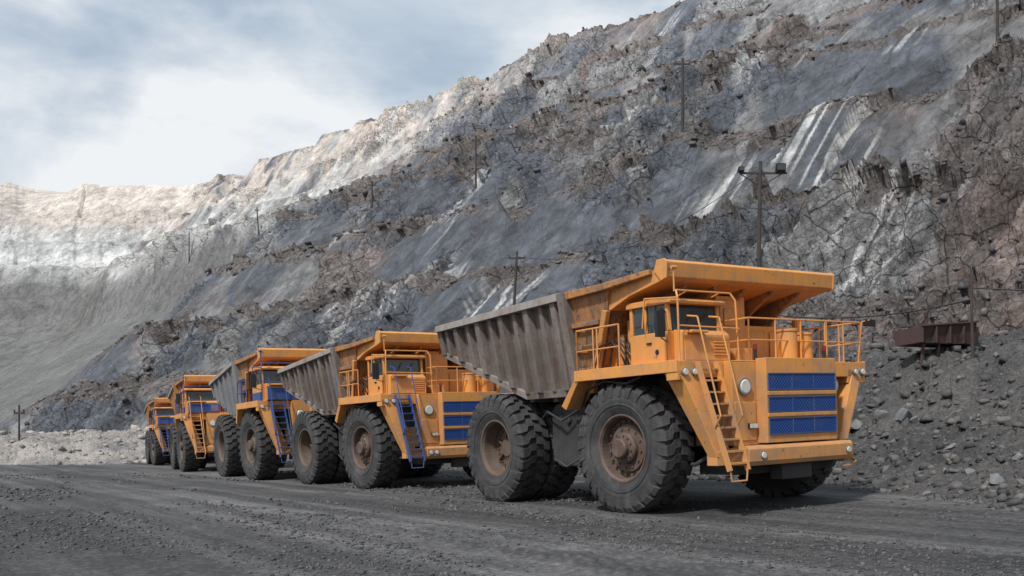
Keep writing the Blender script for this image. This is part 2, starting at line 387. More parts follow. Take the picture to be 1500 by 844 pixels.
# ---------------------------------------------------------------- stones (angular)
CBV=np.array([(-1,-1,-1),(1,-1,-1),(1,1,-1),(-1,1,-1),(-1,-1,1),(1,-1,1),(1,1,1),(-1,1,1)],float)*0.62
CBF=np.array([(0,2,1),(0,3,2),(4,5,6),(4,6,7),(0,1,5),(0,5,4),(1,2,6),(1,6,5),(2,3,7),(2,7,6),(3,0,4),(3,4,7)])
def stones(name,P,S,mat,label,cat,flat=0.6):
    n=len(P)
    vs=CBV[None]+(rng.rand(n,8,3)-.5)*0.75
    vs[:,4:,:2]*=(0.45+0.5*rng.rand(n,1,1))
    vs=vs*np.stack([0.8+0.7*rng.rand(n),0.6+0.5*rng.rand(n),flat*(0.6+0.7*rng.rand(n))],-1)[:,None,:]
    a=rng.rand(n)*6.283; b=(rng.rand(n)-.5)*1.3
    x,y,z=vs[...,0],vs[...,1],vs[...,2]
    y2=y*np.cos(b)[:,None]-z*np.sin(b)[:,None]; z2=y*np.sin(b)[:,None]+z*np.cos(b)[:,None]
    x3=x*np.cos(a)[:,None]-y2*np.sin(a)[:,None]; y3=x*np.sin(a)[:,None]+y2*np.cos(a)[:,None]
    vs=np.stack([x3,y3,z2],-1)*S[:,None,None]+P[:,None,:]
    fs=(CBF[None]+(np.arange(n)*8)[:,None,None]).reshape(-1,3)
    me=bpy.data.meshes.new(name)
    me.vertices.add(n*8); me.vertices.foreach_set('co',vs.ravel().astype(np.float32))
    me.loops.add(fs.size); me.loops.foreach_set('vertex_index',fs.ravel().astype(np.int32))
    me.polygons.add(len(fs)); me.polygons.foreach_set('loop_start',np.arange(0,fs.size,3,dtype=np.int32))
    me.update(calc_edges=True)
    me.materials.append(mat)
    o=bpy.data.objects.new(name,me); COL.objects.link(o); o['kind']='stuff'; o['label']=label; o['category']=cat
    return o
def stone_mat(name,c1,c2,sc=3,leftlight=False):
    m,nt,b=mk(name); gi=nt.nodes.new('ShaderNodeNewGeometry')
    c=mix(nt,gi.outputs['Random Per Island'],c1,c2)
    n=noise(nt,gi.outputs['Position'],sc,6,0.7)
    c=mix(nt,1.0,c,ramp(nt,n,[(0.3,0.6),(0.5,1.0),(0.7,1.45)]),'MULTIPLY')
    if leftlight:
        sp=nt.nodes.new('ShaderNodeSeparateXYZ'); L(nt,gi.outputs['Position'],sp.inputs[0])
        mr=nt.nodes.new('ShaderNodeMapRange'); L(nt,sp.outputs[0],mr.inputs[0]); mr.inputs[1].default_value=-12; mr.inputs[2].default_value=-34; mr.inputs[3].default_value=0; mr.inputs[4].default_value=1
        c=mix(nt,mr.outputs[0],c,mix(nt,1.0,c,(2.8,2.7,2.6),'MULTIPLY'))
    L(nt,c,b.inputs['Base Color']); b.inputs['Roughness'].default_value=0.85
    bump(nt,b,n,0.6,0.3/sc); return m
SM1=stone_mat('gravel_stone',(0.045,0.045,0.047),(0.12,0.116,0.113),12)
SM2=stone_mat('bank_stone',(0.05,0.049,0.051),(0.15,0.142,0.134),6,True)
SM3=stone_mat('scree_stone',(0.06,0.06,0.066),(0.165,0.142,0.132),1.2)
SM4=stone_mat('boulder_stone',(0.12,0.125,0.135),(0.17,0.17,0.168),2.5)
def scatter(n,rmin,rmax,cond,powr=1.0,azm=33):
    a=np.radians((rng.rand(n)*2-1)*azm); r=rmin*(rmax/rmin)**(rng.rand(n)**powr)
    x=np.sin(a)*r;y=np.cos(a)*r
    k=cond(x,y); x=x[k];y=y[k]
    return x,y
def gc(x,y):
    u=(x*0.839+y*0.545); v=(x*0.545-y*0.839)
    return (bermdist(x,y)<0.4)&(fbm(u/1.6,v/9,3,200)+0.20*rng.rand(len(x))>.63)
x,y=scatter(75000,9,60,gc); z=height(x,y)
S=0.011+0.045*rng.rand(len(x))**5; S*=np.clip(y/16,0.8,2.0)
stones('gravel',np.stack([x,y,z+S*0.2],-1),S,SM1,'loose crushed gravel scattered on haul road','gravel')
x,y=scatter(42000,18,115,lambda x,y:(bermdist(x,y)>-0.5)&(coords(x,y)[3]<62)); z=height(x,y)
S=(0.03+0.25*rng.rand(len(x))**7)*np.clip(y/30,0.8,2.2)
stones('rubble',np.stack([x,y,z+S*0.15],-1),S,SM2,'loose grey rubble covering the gravel bank','rubble')
def scc(x,y):
    q,t,q2,qe=coords(x,y)
    e=height(x+0.7*2,y+0.7*2,False)-height(x,y,False)
    return (qe>62)&(qe<200)&(t<215)&((e<1.7)|((calmf(t,qe)>.6)&(rng.rand(len(x))<0.25)))
x,y=scatter(60000,62,400,scc,0.9,32)
S=(0.14+0.60*rng.rand(len(x))**5)*np.clip(y/150,0.7,1.5)
x,y,z=surf(x,y)
stones('scree',np.stack([x,y,z+S*0.1],-1),S,SM3,'fallen broken rock littering benches and slopes','scree',0.7)

def boulder_mesh(seed):
    r=random.Random(seed); bm=bmesh.new(); bmesh.ops.create_icosphere(bm,subdivisions=3,radius=1)
    planes=[(Vector((r.uniform(-1,1),r.uniform(-1,1),r.uniform(-1,1))).normalized(),r.uniform(.35,.7)) for _ in range(10)]
    for v in bm.verts:
        for n,d in planes:
            k=v.co.dot(n)-d
            if k>0: v.co-=n*k
        v.co.z*=0.75; v.co+=Vector((r.uniform(-1,1),r.uniform(-1,1),r.uniform(-1,1)))*0.015
    me=bpy.data.meshes.new('boulder'); bm.to_mesh(me); bm.free(); me.materials.append(SM4); return me
bms=[boulder_mesh(i) for i in range(6)]
BP=[(1297,706,19),(1255,625,18),(1290,607,15),(1322,607,16),(1430,612,11),(1393,655,15),(1357,722,10),(1462,700,18),(1445,712,11),(1250,605,14),(1340,620,9),(1475,640,8),(1270,655,10),(1420,690,10),(1385,690,7),(1490,668,10),(1310,650,8),(1405,722,8)]
for i,(px,py,s) in enumerate(BP):
    p=hit(px,py+s*0.4)
    if p is None: continue
    o=obj('boulder' ,bms[i%6]); rad=s*p.y/F
    o.scale=(rad*random.uniform(.9,1.3),rad*random.uniform(.8,1.1),rad); o.rotation_euler=(random.uniform(-.3,.3),random.uniform(-.3,.3),random.uniform(0,6))
    o.location=p+Vector((0,0,rad*0.2)); o['label']='angular pale grey boulder resting on gravel bank'; o['category']='boulder'; o['group']='boulders on the gravel bank'

# ---------------------------------------------------------------- truck meshes
def tyre_mesh():
    b=MB()
    half=[(0.76,0.34),(0.82,0.39),(0.95,0.455),(1.12,0.485),(1.28,0.475),(1.38,0.455),(1.43,0.41),(1.445,0.30),(1.45,0.12)]
    prof=half+[(r,-y) for r,y in reversed(half)]
    b.lathe(prof,72)
    n=28
    for k in range(n):
        for sgn in (1,-1):
            t0=2*math.pi*(k+(0.5 if sgn<0 else 0))/n; wd=2*math.pi/n*0.34
            secs=[(0.02,1.525,1.44,0.07),(0.20,1.528,1.44,0.06),(0.26,1.525,1.43,0.015),(0.43,1.505,1.39,0.0),(0.487,1.40,1.33,-0.005),(0.493,1.20,1.18,-0.01)]
            vs=[]
            for j,(yy,rt,rb,sk) in enumerate(secs):
                w=wd*(0.8 if j<2 else (1.0 if j<4 else (0.85 if j==4 else 0.5)))
                for a,rr_ in ((-w,rb),(w,rb),(w,rt),(-w,rt)):
                    tt=t0+sk*1.6+a
                    yb=yy if rr_==rt else yy-0.03*(j>3)
                    vs.append((rr_*math.cos(tt),sgn*yb,rr_*math.sin(tt)))
            fs=[(0,1,2,3),(23,22,21,20)]
            for j in range(5):
                o=j*4
                for a in range(4): fs.append((o+a,o+(a+1)%4,o+4+(a+1)%4,o+4+a))
            b.add(vs,fs)
    b.lathe([(1.0,-0.462),(1.0,-0.48),(1.03,-0.487),(1.04,-0.47)],72)
    return b.mesh('tyre',[TYRE])
def rim_front():
    b=MB()
    b.lathe([(0.0,-0.50),(0.20,-0.50),(0.23,-0.47),(0.24,-0.36),(0.33,-0.34),(0.36,-0.30),(0.37,-0.20),(0.55,-0.19),(0.58,-0.10),(0.70,-0.12),(0.72,-0.34),(0.76,-0.39),(0.80,-0.39),(0.80,-0.3),(0.77,0.0),(0.77,0.34)],48)
    for i in range(20):
        a=2*math.pi*i/20; c,s=math.cos(a),math.sin(a); b.cyl((c*.63,-.10,s*.63),(c*.63,-.19,s*.63),.028,6)
    for i in range(12):
        a=2*math.pi*i/12; c,s=math.cos(a),math.sin(a); b.cyl((c*.29,-.30,s*.29),(c*.29,-.385,s*.29),.022,6)
        b.cyl((c*.46,-.18,s*.46),(c*.46,-.23,s*.46),.03,6)
    return b.mesh('rim',[RIM])
def rim_rear():
    b=MB()
    b.lathe([(0.0,-0.02),(0.24,-0.02),(0.26,0.02),(0.30,0.03),(0.32,0.08),(0.60,0.10),(0.66,0.10),(0.70,-0.1),(0.71,-0.30),(0.76,-0.39),(0.81,-0.39),(0.81,-0.3),(0.77,0.0),(0.77,0.34)],48)
    for i in range(24):
        a=2*math.pi*i/24; c,s=math.cos(a),math.sin(a); b.cyl((c*.54,.10,s*.54),(c*.54,.03,s*.54),.025,6)
    for i in range(6):
        a=2*math.pi*i/6+.3; c,s=math.cos(a),math.sin(a); b.beam((c*.26,.03,s*.26),(c*.6,.06,s*.6),.09,.05,side=(0,1,0))
    return b.mesh('rim',[RIMY])
TY=tyre_mesh(); RF=rim_front(); RR=rim_rear()

def rails(b,path,h=1.0,r=0.022,step=1.0,mid=(0.5,)):
    pts=[Vector(p) for p in path]
    up=Vector((0,0,h))
    b.tube([p+up for p in pts],r)
    for k in mid: b.tube([p+up*k for p in pts],r*0.8)
    for a,c in zip(pts[:-1],pts[1:]):
        n=max(1,round((c-a).length/step))
        for i in range(n+1):
            p=a.lerp(c,i/n); b.cyl(p,p+up,r,6)
def lamp(name,parent,p,r,d=(1,0,0),depth=0.1):
    b=MB(); p=Vector(p); d=Vector(d).normalized()
    b.cyl(p-d*depth,p+d*0.015,r,18,mi=0); b.cyl(p+d*0.015,p+d*0.035,r*0.84,18,r*0.72,mi=1)
    o=obj(name,b.mesh(name,[CHROME,LENS]),parent); return o

def truck(W,phi,roll,var,label,tail=-8.6,xs=1.0,zt=5.2,tb=4.35,bodym=None,ladm=None):
    bodym=bodym or BODY
    ph=math.radians(phi); v=Vector((math.sin(ph),-math.cos(ph),0)); u=Vector((math.cos(ph)*math.cos(roll),math.sin(ph)*math.cos(roll),math.sin(roll))); w=v.cross(u)
    o2=Vector((W[0],W[1],0))+Vector((math.cos(ph),math.sin(ph),0))*3.0*xs
    root=bpy.data.objects.new('dump_truck',None); COL.objects.link(root); root.empty_display_size=1
    z=0.045*max(0,min(9,(o2.x-5.02)*.839+(o2.y-23.3)*.545+3))
    M=Matrix(((v.x,u.x,w.x,o2.x),(v.y,u.y,w.y,o2.y),(v.z,u.z,w.z,z),(0,0,0,1)))
    root.matrix_world=M @ Matrix.Scale(xs,4)
    root['label']=label; root['category']='dump truck'; root['group']='dump trucks parked in a row'
    RAILM=ORANGE if var in('A','A2') else BLUE
    LADM=ladm or (ORANGE if var=='A' else BLUE)
    # ---- dump body
    yw=lambda x,z:2.45+0.42*(z-2.85)/2.5
    zf=5.31; zr_=zt-0.05
    rimz=lambda x: zr_+(x-tail)/(-2.0-tail)*(zf-zr_)
    b=MB()
    xb=-4.3
    gprof=[(-2.0,2.85),(xb,2.85),(tail,tb),(tail,zr_),(-2.0,zf)]
    for sg in (-1,1):
        b.prism(gprof,lambda x,z:sg*yw(x,z),lambda x,z:sg*(yw(x,z)-0.07),0)
        nr=10
        for i in range(nr):
            xr=-2.35-(i)*( -2.35-(tail+0.45))/(nr-1)
            zb=2.88 if xr>xb else 2.88+(xr-xb)/(tail-xb)*(tb-2.85)
            ztp=rimz(xr)-.02
            wd=0.11 if i%2 else 0.15; dp=.22 if i%2==0 else .17
            b.hexa([(xr-wd,sg*yw(0,zb),zb),(xr+wd,sg*yw(0,zb),zb),(xr+wd*.7,sg*(yw(0,zb)+dp),zb+.08),(xr-wd*.7,sg*(yw(0,zb)+dp),zb+.08),
                    (xr-wd,sg*yw(0,ztp),ztp),(xr+wd,sg*yw(0,ztp),ztp),(xr+wd*.7,sg*(yw(0,ztp)+dp),ztp),(xr-wd*.7,sg*(yw(0,ztp)+dp),ztp)],0)
        def yo(x,z): return sg*(yw(x,z)+.12)
        def yi(x,z): return sg*(yw(x,z)-.02)
        b.prism([(-2.0,2.80),(xb-.02,2.80),(xb-.02,3.0),(-2.0,3.0)],yo,yi,0)
        b.prism([(xb-.02,2.80),(tail-.03,tb-.06),(tail-.03,tb+.14),(xb-.02,3.0)],yo,yi,1)
        b.hexa([(tail-.03,sg*(yw(0,zt)-.1),zt-.16),(-2.0,sg*(yw(0,5.3)-.1),5.16),(-2.0,sg*(yw(0,5.3)+.26),5.16),(tail-.03,sg*(yw(0,zt)+.26),zt-.16),
                (tail-.03,sg*(yw(0,zt)-.1),zt+.03),(-2.0,sg*(yw(0,5.3)-.1),5.36),(-2.0,sg*(yw(0,5.3)+.24),5.36),(tail-.03,sg*(yw(0,zt)+.24),zt+.03)],1)
        b.hexa([(tail-.05,sg*(yw(0,tb)-.05),tb),(tail+.2,sg*(yw(0,tb)-.05),tb),(tail+.2,sg*(yw(0,tb)+.16),tb),(tail-.05,sg*(yw(0,tb)+.16),tb),
                (tail-.05,sg*(yw(0,zt)-.05),zt),(tail+.2,sg*(yw(0,zt)-.05),zt),(tail+.2,sg*(yw(0,zt)+.2),zt),(tail-.05,sg*(yw(0,zt)+.2),zt)],0)
    b.prism([(-1.55,2.86),(xb,2.86),(tail,tb+.01),(tail,tb+.12),(xb,2.98),(-1.55,2.98)],lambda x,z:-2.43-.42*(z-2.85)/2.5,lambda x,z:2.43+.42*(z-2.85)/2.5,0)
    for i in range(6):
        xr=-2.2-i*1.1
        zb=2.86 if xr>xb else 2.86+(xr-xb)/(tail-xb)*(tb-2.85)
        if xr>tail: b.box(xr-.09,xr+.09,-2.35,2.35,zb-.16,zb+.02)
    body=obj('dump_body',b.mesh('dump_body',[bodym,BODYRIM]),root,0.012)
    # ---- canopy / headboard
    b=MB()
    for sg in (-1,1):
        b.prism([(-2.0,2.84),(-1.45,2.84),(-0.45,4.75),(-0.3,5.3),(-1.3,5.38),(-2.0,5.34)],lambda x,z:sg*(yw(x,z)+.03),lambda x,z:sg*(yw(x,z)-.1),1)
        for (za,xa,ln) in ((3.35,-1.78,.55),(3.9,-1.78,.75),(4.45,-1.78,1.05)):
            y0_,y1_=sorted((sg*(yw(0,za)+.02),sg*(yw(0,za)+.16)))
            b.box(xa,xa+ln,y0_,y1_,za,za+.12,1)
        b.prism([(-2.03,2.84),(-1.78,2.84),(-1.78,5.34),(-2.03,5.34)],lambda x,z:sg*(yw(x,z)+.28),lambda x,z:sg*(yw(x,z)+.02),2)
        b.prism([(-1.5,2.84),(-1.34,2.84),(-0.33,4.72),(-0.5,4.76)],lambda x,z:sg*(yw(x,z)+.16),lambda x,z:sg*(yw(x,z)+.031),0)
        b.prism([(-2.05,5.16),(-0.4,5.2),(1.12,5.34),(1.12,5.46),(-0.4,5.36),(-2.05,5.35)],lambda x,z:sg*3.02 if x<0 else sg*2.87,lambda x,z:sg*2.76,1)
    b.prism([(-1.5,2.86),(-1.4,2.86),(-0.40,4.78),(-0.5,4.85)],lambda x,z:-(yw(x,z)-.1),lambda x,z:yw(x,z)-.1,1)
    b.prism([(-1.75,5.31),(1.22,5.44),(1.32,5.62),(1.54,5.62),(1.62,5.56),(1.58,5.24),(1.44,5.18),(0.3,4.98),(-0.4,4.74),(-0.62,4.80)],lambda x,z:-2.755,lambda x,z:2.755,0)
    for sg in (-1,1): b.prism([(1.20,5.41),(1.30,5.64),(1.55,5.64),(1.64,5.57),(1.60,5.21),(1.42,5.16)],lambda x,z:sg*2.80,lambda x,z:sg*2.756,0)
    for yy in (-1.9,-.95,0,.95,1.9): b.prism([(-0.95,3.7),(1.25,5.08),(1.25,5.16),(0.3,5.00),(-0.4,4.76)],lambda x,z:yy-.05,lambda x,z:yy+.05,1)
    obj('canopy',b.mesh('canopy',[ORANGE,ORANGE_OLD_SHADED,bodym]),body,0.015)
    # ---- chassis
    b=MB()
    for sg in (-1,1):
        b.prism([(2.3,1.3),(2.3,1.9),(-1.5,2.3),(-6.3,2.5),(-6.3,1.9),(-1.5,1.5)],lambda x,z:sg*1.05,lambda x,z:sg*0.7)
    b.box(-5.9,-5.1,-1.2,1.2,0.95,2.1); b.cyl((-5.5,-2.2,1.52),(-5.5,2.2,1.52),.55,20)
    b.box(-.4,.4,-2.0,2.0,1.2,1.9); b.cyl((0,-2.6,1.52),(0,2.6,1.52),.3,14)
    b.box(-1.2,2.2,-.75,.75,1.0,3.1)
    b.box(-.9,2.0,-1.9,1.9,2.2,3.15)
    b.cyl((.5,-1.9,1.6),(.5,-1.9,3.1),.16,12); b.cyl((.5,1.9,1.6),(.5,1.9,3.1),.16,12)
    b.cyl((-3.2,-1.35,1.3),(-3.9,-1.6,2.8),.2,14); b.cyl((-3.2,1.35,1.3),(-3.9,1.6,2.8),.2,14)
    b.box(-2.0,-1.4,-2.25,-1.2,.95,2.75)
    b.tube([(-1.35,-2.3,2.6),(-1.0,-2.2,1.9),(-.6,-2.0,1.6)],.04); b.tube([(2.3,-1.9,1.5),(1.6,-2.1,1.1),(.6,-1.9,1.1)],.05)
    b.tube([(-2.2,-2.35,2.5),(-2.9,-2.45,2.2),(-3.6,-2.4,2.45),(-4.1,-2.2,2.3)],.035); b.tube([(-2.1,-2.3,1.3),(-2.8,-2.42,1.0),(-3.5,-2.3,1.2)],.03)
    b.box(1.2,2.3,-1.6,1.6,.85,1.1)
    b.box(2.3,2.65,-.5,.5,.7,1.05)
    obj('chassis',b.mesh('chassis',[DARK]),root,0.02)
    b=MB()
    pf=[(-3.7,1.3),(-3.45,1.0),(-2.4,1.0),(-2.15,1.25),(-2.15,2.45),(-2.4,2.65),(-3.5,2.65),(-3.7,2.45)]
    b.prism(pf,lambda x,z:-2.2,lambda x,z:-1.2)
    for xx in (-3.3,-2.6): b.box(xx,xx+.08,-2.23,-1.2,.97,2.68)
    b.cyl((-2.9,-2.2,2.2),(-2.9,-2.28,2.2),.1,12)
    obj('fuel_tank',b.mesh('fuel_tank',[DARK if var.startswith('A') else ORANGE_OLD_SHADED]),root,0.06)
    # ---- deck
    b=MB()
    b.box(-1.4,2.15,-3.1,-1.76,3.2,3.34); b.box(-1.4,1.2,-1.758,1.758,3.2,3.335); b.box(-1.4,2.15,1.76,3.1,3.2,3.34)
    b.box(-1.4,2.2,-3.14,-3.1,3.12,3.38); b.box(-1.4,2.2,3.1,3.14,3.12,3.38)
    b.box(2.15,2.2,-3.1,-1.77,3.0,3.36); b.box(2.15,2.2,1.77,3.1,3.0,3.36)
    b.hexa([(-1.45,-3.12,3.14),(-1.25,-3.12,3.14),(-1.25,-2.5,3.14),(-1.45,-2.5,3.14),(-2.15,-3.0,2.55),(-1.95,-3.0,2.45),(-1.95,-2.5,2.45),(-2.15,-2.5,2.55)])
    b.box(1.85,2.2,-3.12,-2.5,2.95,3.19); b.box(1.7,2.2,2.45,3.12,2.85,3.19)
    b.hexa([(1.65,-3.05,3.19),(2.18,-3.05,3.19),(2.18,-2.55,3.19),(1.65,-2.55,3.19),(2.35,-2.45,1.28),(2.62,-2.45,1.28),(2.62,-2.0,1.28),(2.35,-2.0,1.28)])
    b.hexa([(1.65,3.05,3.19),(2.18,3.05,3.19),(2.18,2.7,3.19),(1.65,2.7,3.19),(2.3,2.0,1.5),(2.5,2.0,1.5),(2.5,1.7,1.5),(2.3,1.7,1.5)])
    b.box(-1.1,-.5,-2.3,-1.2,3.34,4.2)
    b.cyl((-.25,-2.2,3.34),(-.25,-2.2,4.5),.13,12); b.box(-1.3,-.6,-1.1,-.2,3.34,3.9)
    obj('deck',b.mesh('deck',[ORANGE]),root,0.012)
    # ---- radiator housing
    b=MB()
    b.box(1.25,2.42,-1.75,1.75,1.5,3.32)
    b.box(2.42,2.72,-1.0,1.33,1.53,3.40)
    b.box(2.0,2.42,-1.72,1.72,3.32,3.36)
    for zz in (2.615,2.14): b.box(2.72,2.75,-.99,1.32,zz-.045,zz+.045)
    b.box(2.42,2.445,-1.7,-1.05,1.6,2.45)
    house=obj('radiator_housing',b.mesh('radiator_housing',[ORANGE]),root,0.02)
    zz0=[(2.70,3.05),(2.21,2.53),(1.72,2.06)] if var.startswith('A') else [(2.3,2.95)]
    for a,c in zz0:
        g0,g1=(-.95,1.28) if var.startswith('A') else (-.6,.9)
        b=MB(); b.box(2.722,2.735,g0,g1,a,c)
        for yy in (g0,g0*.66+g1*.34,g0*.34+g1*.66,g1): b.box(2.735,2.748,yy-.012,yy+.012,a,c,1)
        for zc in (a,c): b.box(2.735,2.75,g0,g1,zc-.012,zc+.012,1)
        obj('radiator_grille',b.mesh('radiator_grille',[GRILLE,BLUE]),house)
    lamp('headlight',root,(2.47,-1.40,2.78),.19); lamp('headlight',root,(2.47,1.55,2.78),.19)
    for sy in (-1,1):
        lamp('headlight',root,(2.26,sy*2.95,3.12),.085)
        if var!='B': lamp('headlight',root,(2.26,sy*2.68,3.12),.075)
    b=MB(); b.box(2.445,2.50,-1.32,-1.08,1.86,1.98); b.box(2.50,2.515,-1.31,-1.21,1.87,1.97,1); b.box(2.50,2.515,-1.19,-1.09,1.87,1.97,1)
    obj('indicator_light',b.mesh('indicator_light',[BLACK,LENS]),root)
    # ---- bumper
    b=MB()
    b.prism([(2.35,1.06),(2.78,1.06),(2.84,1.16),(2.84,1.42),(2.78,1.49),(2.35,1.49)],lambda x,z:-1.72,lambda x,z:1.72)
    b.hexa([(2.3,-2.45,1.1),(2.6,-2.45,1.1),(2.78,-1.72,1.1),(2.35,-1.72,1.1),(2.3,-2.45,1.4),(2.6,-2.45,1.4),(2.78,-1.72,1.45),(2.35,-1.72,1.45)])
    b.box(2.5,2.72,1.55,1.95,1.0,1.06); b.tube([(2.75,1.75,1.1),(2.75,1.95,1.0),(2.75,1.75,.9),(2.75,1.45,.9)],.025)
    bumper=obj('bumper',b.mesh('bumper',[ORANGE]),root,0.02)
    for yy in (-1.35,-1.58) if var=='A2' else (-1.3,):
        lamp('fog_light',bumper,(2.85,yy,1.28),.085)
    lamp('fog_light',bumper,(2.85,1.55,1.28),.085)
    # ---- ladder
    b=MB()
    t0,t1=Vector((2.28,-2.35,3.33)),Vector((2.98,-2.2,1.0))
    for s in (-.27,.27): b.beam(t0+Vector((0,s,0)),t1+Vector((0,s,0)),.05,.12)
    for i in range(9):
        p=t0.lerp(t1,(i+.6)/9.2); b.box(p.x-.09,p.x+.05,p.y-.25,p.y+.25,p.z-.02,p.z+.02)
    b.tube([t1+Vector((0,-.25,0)),t1+Vector((0,-.22,-.22)),t1+Vector((0,.22,-.22)),t1+Vector((0,.25,0))],.02)
    for s in (-.32,.32):
        a=t0+Vector((0,s,0)); b.tube([a+Vector((-.2,0,1.0)),a+Vector((.1,0,.95)),a.lerp(t1+Vector((0,s,0)),.55)+Vector((.22,0,.1)),a.lerp(t1+Vector((0,s,0)),.6)],.02)
    obj('ladder',b.mesh('ladder',[LADM]),root)
    # ---- cab
    b=MB()
    x0,x1,y0,y1,zb,zr=.1,1.43,-2.6,-1.0,3.34,4.80
    if var=='B': x0,x1,y0,y1=.4,1.95,-2.85,-0.85
    zs=4.08
    b.box(x0,x1,y0,y1,zb,zs)
    b.prism([(x0-.06,zr-.1),(x1+.10,zr-.12),(x1+.12,zr-.05),(x1-.1,zr+.03),(x0,zr+.03),(x0-.06,zr)],lambda x,z:y0-.05,lambda x,z:y1+.05)
    for yy in (y0+.045,y1-.045):
        b.beam((x1-.045,yy,zs),(x1-.10,yy,zr-.08),.09,.09); b.beam((x0+.05,yy,zs),(x0+.05,yy,zr-.08),.09,.1)
    b.beam((x0+.55,y0+.03,zs),(x0+.52,y0+.03,zr-.08),.06,.07)
    b.box(x0,x0+.04,y0+.09,y1-.09,zs,zr-.1)
    b.prism([(x1,3.36),(x1+.36,3.40),(x1+.34,3.98),(x1+.22,4.08),(x1,4.10)],lambda x,z:y0+.12,lambda x,z:y1-.1)
    for k in range(5): b.box(x1+.355,x1+.385,y1-.62,y1-.2,3.52+k*.07,3.55+k*.07)
    b.box(x1+.2,x1+.5,y0+.2,y1-.9,4.0,4.06)
    cab=obj('cab',b.mesh('cab',[ORANGE]),root,0.025)
    if var=='B':
        b=MB(); b.box(x1+.362,x1+.38,y0+.13,y1-.12,3.42,3.9); b.box(x0+.1,x1-.1,y0-.03,y0-.01,3.4,3.75); obj('blue_front_panel',b.mesh('blue_front_panel',[BLUE]),cab)
    b=MB(); b.hexa([(x1-.07,y0+.09,zs),(x1-.05,y0+.09,zs),(x1-.05,y1-.09,zs),(x1-.07,y1-.09,zs),(x1-.13,y0+.09,zr-.11),(x1-.11,y0+.09,zr-.11),(x1-.11,y1-.09,zr-.11),(x1-.13,y1-.09,zr-.11)])
    b.tube([(x1-.02,y0+.5,zs+.02),(x1-.04,y0+.75,zs+.45)],.012,mi=1); b.tube([(x1-.02,y1-.7,zs+.02),(x1-.04,y1-.4,zs+.45)],.012,mi=1)
    obj('windscreen',b.mesh('windscreen',[GLASS,BLACK]),cab)
    b=MB(); b.box(x0+.60,x1-.14,y0+.04,y0+.055,zs,zr-.1); b.box(x0+.12,x0+.50,y0+.04,y0+.055,zs,zr-.1); obj('side_window',b.mesh('side_window',[GLASS]),cab)
    b=MB(); b.box(x0+.56,x1-.08,y0-.025,y0-.002,zb+.08,zs-.02); b.box(x0+.62,x0+.78,y0-.06,y0-.03,zs-.25,zs-.21,1); b.cyl((x0+.95,y0-.03,zb+.3),(x0+.95,y0-.045,zb+.3),.06,12,mi=1)
    if var!='B': obj('door',b.mesh('door',[ORANGE,BLACK]),cab,0.008)
    b=MB()
    b.tube([(x1+.42,y0-.12,3.35),(x1+.42,y0-.12,4.75),(x1+.30,y0-.05,4.93),(x1+.28,y1+.02,4.93),(x1+.36,y1+.1,4.75),(x1+.40,y1+.12,3.4)],.024)
    b.tube([(x1+.42,y0-.12,4.15),(x1+.44,y1+.12,4.12)],.02); b.tube([(x1+.42,y0-.12,4.75),(x0+.7,y0-.14,4.85),(x0+.6,y0-.14,4.2)],.02)
    b.tube([(x1+.28,y0+.3,4.93),(x1,y0+.3,4.86)],.018); b.tube([(x1+.28,y1-.3,4.93),(x1,y1-.3,4.86)],.018)
    b.cyl((x1+.3,y0-.1,4.9),(x1+.3,y0-.1,5.45),.02,6); b.cyl((x1+.3,y0-.16,5.42),(x1+.3,y0-.02,5.42),.04,8)
    obj('cab_guard_rail',b.mesh('cab_guard_rail',[RAILM]),root)
    b=MB(); b.tube([(x1-.1,y0,4.5),(x1+.15,y0-.38,4.55),(x1+.15,y0-.38,3.9),(x1-.1,y0,3.85)],.016); b.box(x1+.08,x1+.16,y0-.50,y0-.26,3.92,4.5,0)
    obj('mirror',b.mesh('mirror',[BLACK]),root,0.01)
    b=MB(); b.tube([(2.1,3.0,3.35),(2.15,3.1,4.35),(2.2,3.35,4.4)],.02,mi=1); b.box(2.12,2.2,3.2,3.6,4.25,4.42,0)
    obj('mirror',b.mesh('mirror',[BLACK,ORANGE]),root,0.01)
    # ---- equipment on the deck
    b=MB(); b.box(.2,.95,-.65,.30,3.336,5.0); b.box(.96,.975,-.55,.2,3.5,4.9); b.box(-.4,.7,.32,2.5,3.336,4.35); b.box(.72,.74,.5,1.3,3.5,4.2); b.box(.72,.74,1.4,2.3,3.5,4.2)
    b.cyl((.5,2.7,3.34),(.5,2.7,4.6),.12,12); b.box(1.1,1.7,-.8,-.3,3.345,3.7); b.box(.98,1.01,-.45,-.1,4.3,4.7)
    obj('equipment_cabinet',b.mesh('equipment_cabinet',[ORANGE]),root,0.02)
    for yy,hh_,xx in ((.60,.72,1.95),(1.25,.66,1.85)):
        b=MB(); b.cyl((xx,yy,3.345),(xx,yy,3.345+hh_),.24,24); b.cyl((xx,yy,3.345+hh_),(xx,yy,3.345+hh_+.06),.26,24); obj('air_filter',b.mesh('air_filter',[ORANGE]),root,0.01)
    for xx,yy in ((2.2,-.75),(2.2,1.6)):
        b=MB(); b.cyl((xx,yy,3.36),(xx,yy,3.62),.04,12,mi=1); b.cyl((xx,yy,3.62),(xx,yy,3.74),.05,14,.04,mi=0); obj('beacon_light',b.mesh('beacon_light',[REDL,BLACK]),root)
    b=MB()
    rails(b,[(.25,-3.06,3.34),(-1.35,-3.06,3.34),(-1.35,-1.9,3.34)],1.0,step=.8,mid=(.5,))
    b.tube([(-.7,-3.06,3.36),(-.7,-3.06,4.34)],.02)
    obj('railing',b.mesh('railing',[RAILM]),root)
    b=MB()
